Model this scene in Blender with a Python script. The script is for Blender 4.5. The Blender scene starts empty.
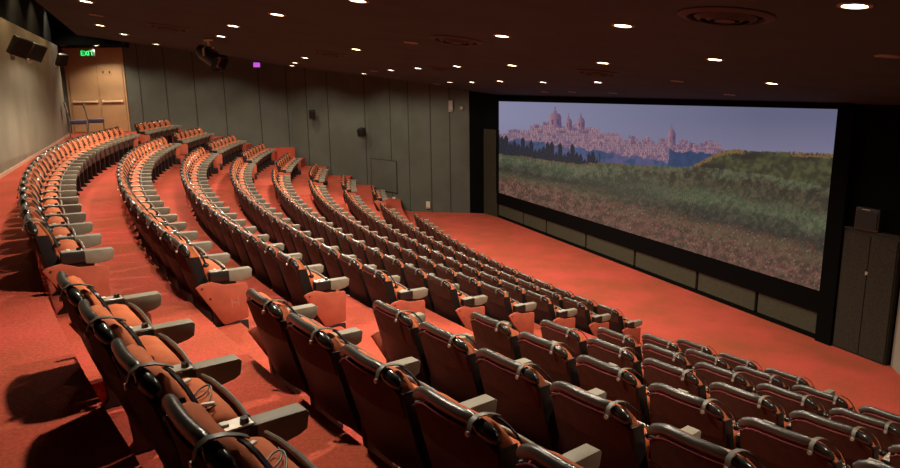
import bpy, bmesh, math, random
from mathutils import Vector, Matrix, noise
PI = math.pi
random.seed(7)
scene = bpy.context.scene
COL = scene.collection

# ------------------------------------------------------------------ helpers
def lin(r, g, b):
    def f(c):
        c /= 255.0
        return c/12.92 if c <= 0.04045 else ((c+0.055)/1.055)**2.4
    return (f(r), f(g), f(b), 1.0)

def rbox(bm, c, s, bev=0.0, seg=2, rot=None):
    m = Matrix.Translation(Vector(c))
    if rot is not None: m = m @ rot.to_4x4()
    m = m @ Matrix.Diagonal((s[0], s[1], s[2], 1.0))
    g = bmesh.ops.create_cube(bm, size=1.0, matrix=m)
    if bev > 0:
        es = list({e for v in g['verts'] for e in v.link_edges})
        bmesh.ops.bevel(bm, geom=es, offset=bev, segments=seg, affect='EDGES', profile=0.5)

def prism(bm, pts, x0, x1, axis='x', bev=0.0, seg=2):
    """polygon extruded along one axis; pts are the other two coordinates"""
    def mk(p, t):
        if axis == 'x': return (t, p[0], p[1])
        if axis == 'y': return (p[0], t, p[1])
        return (p[0], p[1], t)
    a = [bm.verts.new(mk(p, x0)) for p in pts]
    b = [bm.verts.new(mk(p, x1)) for p in pts]
    n = len(pts); fs = [bm.faces.new(a), bm.faces.new(b[::-1])]
    for i in range(n):
        fs.append(bm.faces.new((a[i], b[i], b[(i+1) % n], a[(i+1) % n])))
    bmesh.ops.recalc_face_normals(bm, faces=fs)
    if bev > 0:
        es = list({e for f in fs for e in f.edges})
        bmesh.ops.bevel(bm, geom=es, offset=bev, segments=seg, affect='EDGES', profile=0.5)

def frames(pts):
    out = []
    for i, p in enumerate(pts):
        t = (pts[min(i+1, len(pts)-1)] - pts[max(i-1, 0)]).normalized()
        up = Vector((0, 0, 1)) if abs(t.z) < 0.9 else Vector((0, 1, 0))
        s = t.cross(up).normalized(); u = s.cross(t).normalized()
        out.append((p, s, u))
    return out

def tube(bm, pts, r, n=8, r2=None, caps=True, taper=None):
    pts = [Vector(p) for p in pts]; r2 = r2 or r
    rings = []
    for i, (p, s, u) in enumerate(frames(pts)):
        k = 1.0 if taper is None else taper[i]
        rings.append([bm.verts.new(p + s*(r*k*math.cos(2*PI*j/n)) + u*(r2*k*math.sin(2*PI*j/n))) for j in range(n)])
    for a, b in zip(rings, rings[1:]):
        for j in range(n):
            bm.faces.new((a[j], a[(j+1) % n], b[(j+1) % n], b[j]))
    if caps:
        bm.faces.new(rings[0][::-1]); bm.faces.new(rings[-1])

def strip(bm, pts, wdir, w, th):
    """flat band that follows pts"""
    pts = [Vector(p) for p in pts]; wd = Vector(wdir).normalized()
    rings = []
    for i, p in enumerate(pts):
        t = (pts[min(i+1, len(pts)-1)] - pts[max(i-1, 0)]).normalized()
        n = t.cross(wd).normalized()
        rings.append([bm.verts.new(p + wd*(a*w/2) + n*(b*th/2)) for a, b in ((-1, -1), (1, -1), (1, 1), (-1, 1))])
    for a, b in zip(rings, rings[1:]):
        for j in range(4):
            bm.faces.new((a[j], a[(j+1) % 4], b[(j+1) % 4], b[j]))
    bm.faces.new(rings[0][::-1]); bm.faces.new(rings[-1])

def cyl(bm, p0, p1, r, n=16, r1=None):
    p0 = Vector(p0); p1 = Vector(p1); r1 = r if r1 is None else r1
    t = (p1-p0).normalized()
    up = Vector((0, 0, 1)) if abs(t.z) < 0.9 else Vector((0, 1, 0))
    s = t.cross(up).normalized(); u = s.cross(t)
    A = [bm.verts.new(p0 + (s*math.cos(2*PI*j/n) + u*math.sin(2*PI*j/n))*r) for j in range(n)]
    B = [bm.verts.new(p1 + (s*math.cos(2*PI*j/n) + u*math.sin(2*PI*j/n))*r1) for j in range(n)]
    for j in range(n): bm.faces.new((A[j], A[(j+1) % n], B[(j+1) % n], B[j]))
    bm.faces.new(A[::-1]); bm.faces.new(B)

def ring_lathe(bm, prof, n=40, rot=None, loc=(0, 0, 0)):
    """closed profile (r, z) turned round z"""
    rings = []
    for j in range(n):
        a = 2*PI*j/n
        row = []
        for r, z in prof:
            v = Vector((r*math.cos(a), r*math.sin(a), z))
            if rot is not None: v = rot @ v
            row.append(bm.verts.new(v + Vector(loc)))
        rings.append(row)
    m = len(prof)
    for j in range(n):
        a = rings[j]; b = rings[(j+1) % n]
        for i in range(m):
            bm.faces.new((a[i], b[i], b[(i+1) % m], a[(i+1) % m]))

def finish(bm, name, mat, smooth=True, ang=38):
    bmesh.ops.recalc_face_normals(bm, faces=bm.faces[:])
    if smooth:
        for f in bm.faces: f.smooth = True
        lim = math.radians(ang)
        for e in bm.edges:
            if len(e.link_faces) == 2 and e.calc_face_angle(0) > lim: e.smooth = False
    me = bpy.data.meshes.new(name); bm.to_mesh(me); bm.free()
    me.materials.append(mat)
    return me

def obj(name, bm, mat, parent=None, smooth=True, ang=38):
    me = bm if isinstance(bm, bpy.types.Mesh) else finish(bm, name, mat, smooth, ang)
    o = bpy.data.objects.new(name, me); COL.objects.link(o)
    if parent is not None: o.parent = parent
    return o

def tag(o, label=None, cat=None, group=None, kind=None):
    if label: o['label'] = label
    if cat: o['category'] = cat
    if group: o['group'] = group
    if kind: o['kind'] = kind
    return o

def thing(name, label, cat, loc=(0, 0, 0), rz=0.0, group=None):
    o = bpy.data.objects.new(name, None); COL.objects.link(o)
    o.empty_display_size = 0.1
    o.location = loc; o.rotation_euler = (0, 0, rz)
    return tag(o, label, cat, group)

def struct(name, bm, mat, smooth=False):
    return tag(obj(name, bm, mat, None, smooth), kind='structure')

def copy_tree(o, parent=None):
    c = o.copy(); COL.objects.link(c)
    if parent is not None: c.parent = parent
    for ch in list(o.children): copy_tree(ch, c)
    return c

# ------------------------------------------------------------------ materials
def mat(name, col, rough=0.6, metal=0.0, spec=0.5, noise_amt=0.0, nscale=20.0, col2=None, bump=0.0, bscale=200.0, emit=None, estr=0.0, sheen=0.0, coat=0.0):
    m = bpy.data.materials.new(name); m.use_nodes = True
    nt = m.node_tree; b = nt.nodes['Principled BSDF']
    b.inputs['Base Color'].default_value = col
    b.inputs['Roughness'].default_value = rough
    b.inputs['Metallic'].default_value = metal
    b.inputs['Specular IOR Level'].default_value = spec
    if sheen: b.inputs['Sheen Weight'].default_value = sheen
    if coat: b.inputs['Coat Weight'].default_value = coat
    tc = nt.nodes.new('ShaderNodeTexCoord')
    if col2 is not None:
        nz = nt.nodes.new('ShaderNodeTexNoise'); nz.inputs['Scale'].default_value = nscale; nz.inputs['Detail'].default_value = 4
        mx = nt.nodes.new('ShaderNodeMix'); mx.data_type = 'RGBA'
        rp = nt.nodes.new('ShaderNodeValToRGB'); rp.color_ramp.elements[0].position = 0.38; rp.color_ramp.elements[1].position = 0.62
        nt.links.new(tc.outputs['Object'], nz.inputs['Vector'])
        nt.links.new(nz.outputs['Fac'], rp.inputs['Fac'])
        nt.links.new(rp.outputs['Color'], mx.inputs['Factor'])
        mx.inputs['A'].default_value = col; mx.inputs['B'].default_value = col2
        nt.links.new(mx.outputs['Result'], b.inputs['Base Color'])
    if bump > 0:
        n2 = nt.nodes.new('ShaderNodeTexNoise'); n2.inputs['Scale'].default_value = bscale; n2.inputs['Detail'].default_value = 2
        bp = nt.nodes.new('ShaderNodeBump'); bp.inputs['Strength'].default_value = bump; bp.inputs['Distance'].default_value = 0.01
        nt.links.new(tc.outputs['Object'], n2.inputs['Vector'])
        nt.links.new(n2.outputs['Fac'], bp.inputs['Height'])
        nt.links.new(bp.outputs['Normal'], b.inputs['Normal'])
    if emit is not None:
        b.inputs['Emission Color'].default_value = emit; b.inputs['Emission Strength'].default_value = estr
    return m

M = {}
M['velvet'] = mat('orange_velvet', (0.53, 0.145, 0.058, 1), 0.85, spec=0.2, col2=(0.43, 0.110, 0.043, 1), nscale=9, bump=0.15, bscale=300)
M['rust'] = mat('rust_fabric', (0.060, 0.021, 0.012, 1), 0.85, spec=0.2, col2=(0.045, 0.016, 0.009, 1), nscale=14, bump=0.12, bscale=250)
M['panel'] = mat('rust_end_panel', (0.42, 0.085, 0.042, 1), 0.8, col2=(0.36, 0.072, 0.036, 1), nscale=10, bump=0.1, bscale=240)
M['leather'] = mat('charcoal_leather', (0.042, 0.040, 0.034, 1), 0.30, col2=(0.030, 0.029, 0.025, 1), nscale=12, bump=0.10, bscale=180, spec=0.7)
M['black'] = mat('black_plastic', (0.010, 0.009, 0.008, 1), 0.42, col2=(0.016, 0.014, 0.012, 1), nscale=8)
M['shell'] = mat('black_back_shell', (0.007, 0.006, 0.006, 1), 0.55, spec=0.3, col2=(0.010, 0.008, 0.007, 1), nscale=6)
M['gloss'] = mat('glossy_black_plastic', (0.012, 0.011, 0.010, 1), 0.22, spec=0.6, col2=(0.016, 0.015, 0.013, 1), nscale=10)
M['pad'] = mat('grey_arm_pad', (0.215, 0.190, 0.140, 1), 0.6, col2=(0.18, 0.158, 0.116, 1), nscale=10, bump=0.06, bscale=200)
M['metal'] = mat('brushed_metal', (0.16, 0.142, 0.112, 1), 0.38, metal=0.35, col2=(0.125, 0.112, 0.09, 1), nscale=30)
M['clamp'] = mat('grey_brown_strap', (0.100, 0.088, 0.068, 1), 0.45, col2=(0.080, 0.070, 0.054, 1), nscale=30)
M['silver'] = mat('silver_panel', (0.42, 0.39, 0.33, 1), 0.35, metal=0.4, col2=(0.36, 0.33, 0.28, 1), nscale=25)
M['white'] = mat('white_plastic', (0.62, 0.58, 0.48, 1), 0.5)
M['pipe'] = mat('crimson_piping', (0.16, 0.018, 0.028, 1), 0.6)
M['letter'] = mat('faded_letter', (0.46, 0.17, 0.12, 1), 0.7)
M['cord'] = mat('black_cord', (0.03, 0.022, 0.018, 1), 0.5)

def carpet_mat():
    m = bpy.data.materials.new('red_carpet'); m.use_nodes = True
    nt = m.node_tree; b = nt.nodes['Principled BSDF']; b.inputs['Roughness'].default_value = 0.95
    b.inputs['Specular IOR Level'].default_value = 0.15
    tc = nt.nodes.new('ShaderNodeTexCoord')
    n1 = nt.nodes.new('ShaderNodeTexNoise'); n1.inputs['Scale'].default_value = 0.9; n1.inputs['Detail'].default_value = 6; n1.inputs['Roughness'].default_value = 0.65
    n2 = nt.nodes.new('ShaderNodeTexNoise'); n2.inputs['Scale'].default_value = 45; n2.inputs['Detail'].default_value = 2
    r1 = nt.nodes.new('ShaderNodeValToRGB')
    r1.color_ramp.elements[0].position = 0.33; r1.color_ramp.elements[0].color = (0.36, 0.080, 0.037, 1)
    r1.color_ramp.elements[1].position = 0.66; r1.color_ramp.elements[1].color = (0.57, 0.084, 0.060, 1)
    r2 = nt.nodes.new('ShaderNodeValToRGB')
    r2.color_ramp.elements[0].position = 0.3; r2.color_ramp.elements[0].color = (0.72, 0.72, 0.72, 1)
    r2.color_ramp.elements[1].position = 0.7; r2.color_ramp.elements[1].color = (1.1, 1.1, 1.1, 1)
    mx = nt.nodes.new('ShaderNodeMix'); mx.data_type = 'RGBA'; mx.blend_type = 'MULTIPLY'; mx.inputs['Factor'].default_value = 1
    L = nt.links.new
    L(tc.outputs['Object'], n1.inputs['Vector']); L(tc.outputs['Object'], n2.inputs['Vector'])
    L(n1.outputs['Fac'], r1.inputs['Fac']); L(n2.outputs['Fac'], r2.inputs['Fac'])
    L(r1.outputs['Color'], mx.inputs['A']); L(r2.outputs['Color'], mx.inputs['B'])
    L(mx.outputs['Result'], b.inputs['Base Color'])
    bp = nt.nodes.new('ShaderNodeBump'); bp.inputs['Strength'].default_value = 0.35; bp.inputs['Distance'].default_value = 0.006
    n3 = nt.nodes.new('ShaderNodeTexNoise'); n3.inputs['Scale'].default_value = 160
    L(tc.outputs['Object'], n3.inputs['Vector']); L(n3.outputs['Fac'], bp.inputs['Height']); L(bp.outputs['Normal'], b.inputs['Normal'])
    return m
M['carpet'] = carpet_mat()
M['wall_beige'] = mat('beige_fabric_wall', (0.235, 0.205, 0.150, 1), 0.9, col2=(0.20, 0.172, 0.125, 1), nscale=0.8, bump=0.08, bscale=120, spec=0.2)
M['wall_green'] = mat('grey_green_wall_panels', (0.100, 0.108, 0.088, 1), 0.85, col2=(0.084, 0.090, 0.073, 1), nscale=0.9, bump=0.08, bscale=120, spec=0.25)
M['groove'] = mat('dark_panel_joint', (0.03, 0.028, 0.022, 1), 0.9)
M['wall_dark'] = mat('black_masking', (0.0025, 0.0025, 0.0025, 1), 0.95, spec=0.05)
M['olive'] = mat('olive_fabric_panel', (0.052, 0.050, 0.032, 1), 0.85, col2=(0.042, 0.040, 0.025, 1), nscale=18, bump=0.1, bscale=150, spec=0.2)
M['brown'] = mat('dark_brown_panel', (0.030, 0.026, 0.016, 1), 0.8, col2=(0.024, 0.020, 0.012, 1), nscale=9, spec=0.25)
M['cabinet'] = mat('speckled_brown_cabinet', (0.028, 0.023, 0.014, 1), 0.8, col2=(0.017, 0.014, 0.009, 1), nscale=26, spec=0.3)
M['ceiling'] = mat('dark_brown_ceiling', (0.030, 0.042, 0.044, 1), 0.9, col2=(0.024, 0.034, 0.035, 1), nscale=1.3, bump=0.2, bscale=60, spec=0.2)
M['door'] = mat('tan_door_veneer', (0.46, 0.27, 0.13, 1), 0.6, col2=(0.42, 0.245, 0.118, 1), nscale=2.5)
M['door_edge'] = mat('door_gap', (0.10, 0.06, 0.03, 1), 0.8)
M['brass'] = mat('brass_bar', (0.80, 0.60, 0.36, 1), 0.5)
M['greywall'] = mat('light_grey_wall', (0.26, 0.235, 0.185, 1), 0.9, col2=(0.235, 0.21, 0.165, 1), nscale=1.2, spec=0.2)
M['ventblack'] = mat('black_vent', (0.005, 0.005, 0.005, 1), 0.7)
M['trimring'] = mat('downlight_trim', (0.25, 0.20, 0.15, 1), 0.5, metal=0.3)
M['lens_off'] = mat('unlit_downlight_lens', (0.16, 0.16, 0.15, 1), 0.5)
M['lens_on'] = mat('lit_downlight_lens', (0.9, 0.8, 0.6, 1), 0.5, emit=(1.0, 0.82, 0.52, 1), estr=14.0)
M['exit'] = mat('green_exit_letters', (0.02, 0.3, 0.08, 1), 0.5, emit=(0.02, 0.85, 0.12, 1), estr=1.3)
M['exitbox'] = mat('dark_exit_sign_box', (0.010, 0.02, 0.012, 1), 0.5)
M['purple'] = mat('purple_light', (0.3, 0.1, 0.4, 1), 0.5, emit=(0.36, 0.06, 0.50, 1), estr=1.0)
M['blue'] = mat('blue_vinyl_seat', (0.05, 0.05, 0.12, 1), 0.5, col2=(0.04, 0.04, 0.10, 1), nscale=10)
M['greyvinyl'] = mat('grey_chair_back', (0.32, 0.26, 0.22, 1), 0.6)
M['pale'] = mat('pale_plastic', (0.55, 0.48, 0.38, 1), 0.5)
M['beige_trim'] = mat('pale_skirting', (0.55, 0.36, 0.26, 1), 0.6)

# ------------------------------------------------------------------ plan of the auditorium
CX, CY, R0, DR = 35.916, 31.897, 47.410, 1.15334
def zrow(k): return -(0.35888*k + 0.0044667*k*k)
def rad(k): return R0 - DR*k
PITCH = 0.70
EDGE = -0.06                       # step edge behind each row of backs
ZF = zrow(8)
def pol(r, th): return (CX + r*math.cos(th), CY + r*math.sin(th))
def th_of(arc, k): return PI + arc/rad(k)
def ceil_z(x, y): return -0.12576*x - 0.03946*y + 3.022
def void_z(x, y): return ceil_z(x, y) + 1.6

# ---- floor: stepped treads, one continuous carpet
def build_floor():
    bm = bmesh.new()
    T0, T1, N = math.radians(172), math.radians(240), 90
    ths = [T0 + (T1-T0)*i/N for i in range(N+1)]
    def ringp(r, z): return [bm.verts.new((*pol(r, t), z)) for t in ths]
    prof = [(R0+10.0, zrow(-1))]
    for k in range(0, 8):
        prof.append((rad(k)+EDGE, zrow(k-1))); prof.append((rad(k)+EDGE, zrow(k)))
    prof.append((rad(8)+EDGE, zrow(7))); prof.append((rad(8)+EDGE, ZF))
    rings = [ringp(r, z) for r, z in prof]
    for a, b in zip(rings, rings[1:]):
        for i in range(N): bm.faces.new((a[i], a[i+1], b[i+1], b[i]))
    # flat floor before the screen
    q = [(-12, 36), (14, 36), (14, -6), (-4, -6)]
    bm.faces.new([bm.verts.new((x, y, ZF)) for x, y in q])
    # half steps in the two aisles
    near = [(28.33, 30.03), (27.60, 29.10), (26.60, 28.15), (25.80, 27.27), (24.77, 26.32), (23.75, 25.40), (22.72, 24.46), (21.67, 23.5), (20.7, 22.6)]
    for k in range(0, 9):
        fa = [(8.45, 9.9), (8.0, 9.25), (7.95, 8.95), (7.75, 8.85), (7.4, 9.2), (7.2, 8.9), (7.05, 8.6), (6.55, 8.9), (6.6, 8.65)][k]
        for a0, a1 in ((near[k][0]+0.05, near[k][1]-0.05), fa):
            t0, t1 = th_of(a0, k), th_of(a1, k)
            zt = zrow(k) + (zrow(k-1)-zrow(k))*0.5
            ra, rb = rad(k)+EDGE, rad(k)+EDGE-0.36
            ns = 4; top_a = []; top_b = []; bot_b = []; bot_a = []
            for i in range(ns+1):
                t = t0+(t1-t0)*i/ns
                top_a.append(bm.verts.new((*pol(ra, t), zt))); top_b.append(bm.verts.new((*pol(rb, t), zt)))
                bot_b.append(bm.verts.new((*pol(rb, t), zrow(k)))); bot_a.append(bm.verts.new((*pol(ra, t), zrow(k))))
            for i in range(ns):
                bm.faces.new((top_a[i], top_a[i+1], top_b[i+1], top_b[i]))
                bm.faces.new((top_b[i], top_b[i+1], bot_b[i+1], bot_b[i]))
            bm.faces.new((top_a[0], top_b[0], bot_b[0], bot_a[0])); bm.faces.new((top_a[-1], top_b[-1], bot_b[-1], bot_a[-1]))
    struct('floor', bm, M['carpet'])
build_floor()

# ---- vertical walls from plan polylines, with real thickness
def wall(name, pts, z0, m, thick=0.15, side=1, ztop=None, grooves=()):
    bm = bmesh.new()
    P = [Vector(p) for p in pts]
    off = []
    for i in range(len(P)):
        d = (P[min(i+1, len(P)-1)] - P[max(i-1, 0)]).normalized()
        off.append(P[i] + Vector((-d.y, d.x))*thick*side)
    def top(p): return ztop(p) if ztop is not None else void_z(p.x, p.y)+0.02
    cols = [(bm.verts.new((p.x, p.y, z0)), bm.verts.new((p.x, p.y, top(p))), bm.verts.new((q.x, q.y, top(p))), bm.verts.new((q.x, q.y, z0))) for p, q in zip(P, off)]
    for a, b in zip(cols, cols[1:]):
        for j in range(4): bm.faces.new((a[j], a[(j+1) % 4], b[(j+1) % 4], b[j]))
    bm.faces.new(cols[0]); bm.faces.new(cols[-1][::-1])
    return struct(name, bm, m)

LW0 = Vector((-0.9, -4.4)); LWd = Vector((-13.971+8.854, 24.886-13.424)).normalized()
LW_a = Vector((-8.854, 13.424)) - LWd*19.5
LW_b = Vector((-15.079, 27.37))
def left_pt(s): return LW_a + LWd*s
def lw_top(p): return 3.666 + 0.0136*(p.y-15.981)
wl = wall('wall_left', [LW_a, LW_b, (-17.35, 30.4)], -0.3, M['wall_beige'], side=1, ztop=lw_top)
nl0 = Vector((-LWd.y, LWd.x))
wall('wall_left_upper', [LW_a+nl0*0.16, LW_b+nl0*0.16, (-17.55, 30.5)], 3.2, M['wall_dark'], side=1)
E0, E1, E2, E3 = Vector((1.434, 28.12)), Vector((0.854, 28.268)), Vector((-1.57, 28.81)), Vector((-3.65, 31.25))
C2, C3 = Vector((-7.4, 32.6)), Vector((-13.8, 30.0))
wf = wall('wall_far', [E1, E2, E3, C2, C3], -3.4, M['wall_green'], side=-1)
DD = Vector((-3.9, -0.35))
wd = wall('wall_end', [C3, C3+DD], -0.3, M['wall_green'], side=-1)
# panel joints on the far wall (thin dark battens set into the fabric)
def joint(a, b, f, name='panel_joint'):
    p = a + (b-a)*f; d = (b-a).normalized(); n = Vector((d.y, -d.x))
    if n.dot(-p) < 0: n = -n
    bm = bmesh.new(); ang = math.atan2(d.y, d.x)
    zt = void_z(p.x, p.y)-0.02
    rbox(bm, (p.x+n.x*0.004, p.y+n.y*0.004, (zt-3.15)/2), (0.035, 0.016, zt+3.15), rot=Matrix.Rotation(ang, 3, 'Z'))
    return obj(name, bm, M['groove'], wf, False)
for a, b, fs in ((E1, E2, (0.33, 0.66)), (E2, E3, (0.05, 0.45)), (E3, C2, (0.03, 0.5, 0.78)), (C2, C3, (0.02, 0.2, 0.42, 0.6, 0.77, 0.92))):
    for f in fs: joint(a, b, f)

# right side wall beside the front floor, rear wall behind the camera
wr = wall('wall_right', [(8.10, 11.89), (7.70, 10.3), (4.6, -1.0), (3.8, -4.6)], -3.4, M['greywall'], side=1)
wb = wall('wall_rear', [(3.8, -4.6), LW_a], -3.4, M['wall_beige'], side=1)

# carpeted landing along the end of the far wall
bm = bmesh.new()
n_ = Vector((0.37, -0.93)); q_ = C2+(C3-C2)*0.2
prism(bm, [tuple(C2), tuple(C2+n_*0.5), tuple(q_+n_*0.5), tuple(q_)], -3.1, -0.62, 'z')
struct('floor_landing', bm, M['carpet'])

# ceiling: a sloping brown slab; beyond its far and left edges a higher black void
def slab(name, cp, f, th, m):
    bm = bmesh.new()
    lo = [bm.verts.new((x, y, f(x, y))) for x, y in cp]; hi = [bm.verts.new((x, y, f(x, y)+th)) for x, y in cp]
    fl = bm.faces.new(lo); fh = bm.faces.new(hi[::-1])
    for i in range(len(cp)): j = (i+1) % len(cp); bm.faces.new((lo[i], hi[i], hi[j], lo[j]))
    bmesh.ops.triangulate(bm, faces=[fl, fh])
    return struct(name, bm, m)
SLAB = [(1.2, -5.2), (10.5, -5.2), (10.5, 12.0), (2.1, 27.4), (0.55, 26.4), (-0.6, 24.4), (-2.2, 23.6), (-4.1, 23.4), (-5.5, 23.0), (-6.3, 20.4), (-8.3, 20.0), (-10.0, 19.2), (0.9, -5.2+0.0)]
SLAB[-1] = (-10.0+0.4465*24.4, -5.2)
slab('ceiling', SLAB, ceil_z, 0.25, M['ceiling'])
slab('ceiling_upper', [(-24, 37), (12, 37), (12, -7), (-8, -7)], void_z, 0.2, M['wall_dark'])
# black dropped soffit above the end doors
bm = bmesh.new()
prism(bm, [(-15.6, 27.9), (-12.9, 28.2), (-13.7, 30.6), (-17.6, 30.6)], 3.88, 5.0, 'z')
struct('trim_5', bm, M['wall_dark'])

# baseboard along the left wall
bm = bmesh.new()
a = LW_a; b = LW_b
nl = Vector((LWd.y, -LWd.x))
mid = (a+b)/2 + nl*0.012
rbox(bm, (mid.x, mid.y, zrow(-1)+0.035), ((b-a).length, 0.024, 0.07), rot=Matrix.Rotation(math.atan2(LWd.y, LWd.x), 3, 'Z'))
struct('baseboard_left', bm, M['beige_trim'])

# ------------------------------------------------------------------ screen end
SA = Vector((1.919, 27.258)); SB = Vector((7.50, 12.90)); SD = (SB-SA).normalized(); SL = (SB-SA).length
SN = Vector((SD.y, -SD.x))
if SN.dot(Vector((-5, -5))) < 0: SN = -SN          # towards the audience
SROT = Matrix.Rotation(math.atan2(SD.y, SD.x), 3, 'Z')
def sp(s, out=0.0): return SA + SD*s + SN*out
def sbox(bm, s0, s1, z0, z1, o0, o1, bev=0.0):
    p = sp((s0+s1)/2, (o0+o1)/2)
    rbox(bm, (p.x, p.y, (z0+z1)/2), (s1-s0, abs(o1-o0), z1-z0), bev, rot=SROT)
bm = bmesh.new(); sbox(bm, -0.3, SL+1.4, -3.4, 3.1, -0.55, -0.12)
w_front = struct('wall_front', bm, M['wall_dark'])
# masking frame and screen
scr = thing('projection_screen', 'wide cinema screen showing a hilltop town above flowery fields, in black masking', 'screen', (SA.x, SA.y, 0), math.atan2(SD.y, SD.x))
LOC = -1 if (Matrix.Rotation(math.atan2(SD.y, SD.x), 2) @ Vector((0, 1))).dot(SN) < 0 else 1
def lbox(bm, s0, s1, z0, z1, o0, o1, bev=0.0):
    rbox(bm, ((s0+s1)/2, LOC*(o0+o1)/2, (z0+z1)/2), (s1-s0, abs(o1-o0), z1-z0), bev)
ST, SBT = 1.46, -2.13
s_l, s_r = 0.20, 15.17
bm = bmesh.new()
lbox(bm, 0.0, SL, ST, 1.56, -0.10, 0.06); lbox(bm, 0.0, SL, -2.58, SBT-0.02, -0.10, 0.02)
lbox(bm, 0.0, s_l, SBT-0.02, ST, -0.10, 0.04); lbox(bm, s_r, SL+0.12, -3.157, ST, -0.10, 0.05)
obj('masking', bm, M['wall_dark'], scr, False)

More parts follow.
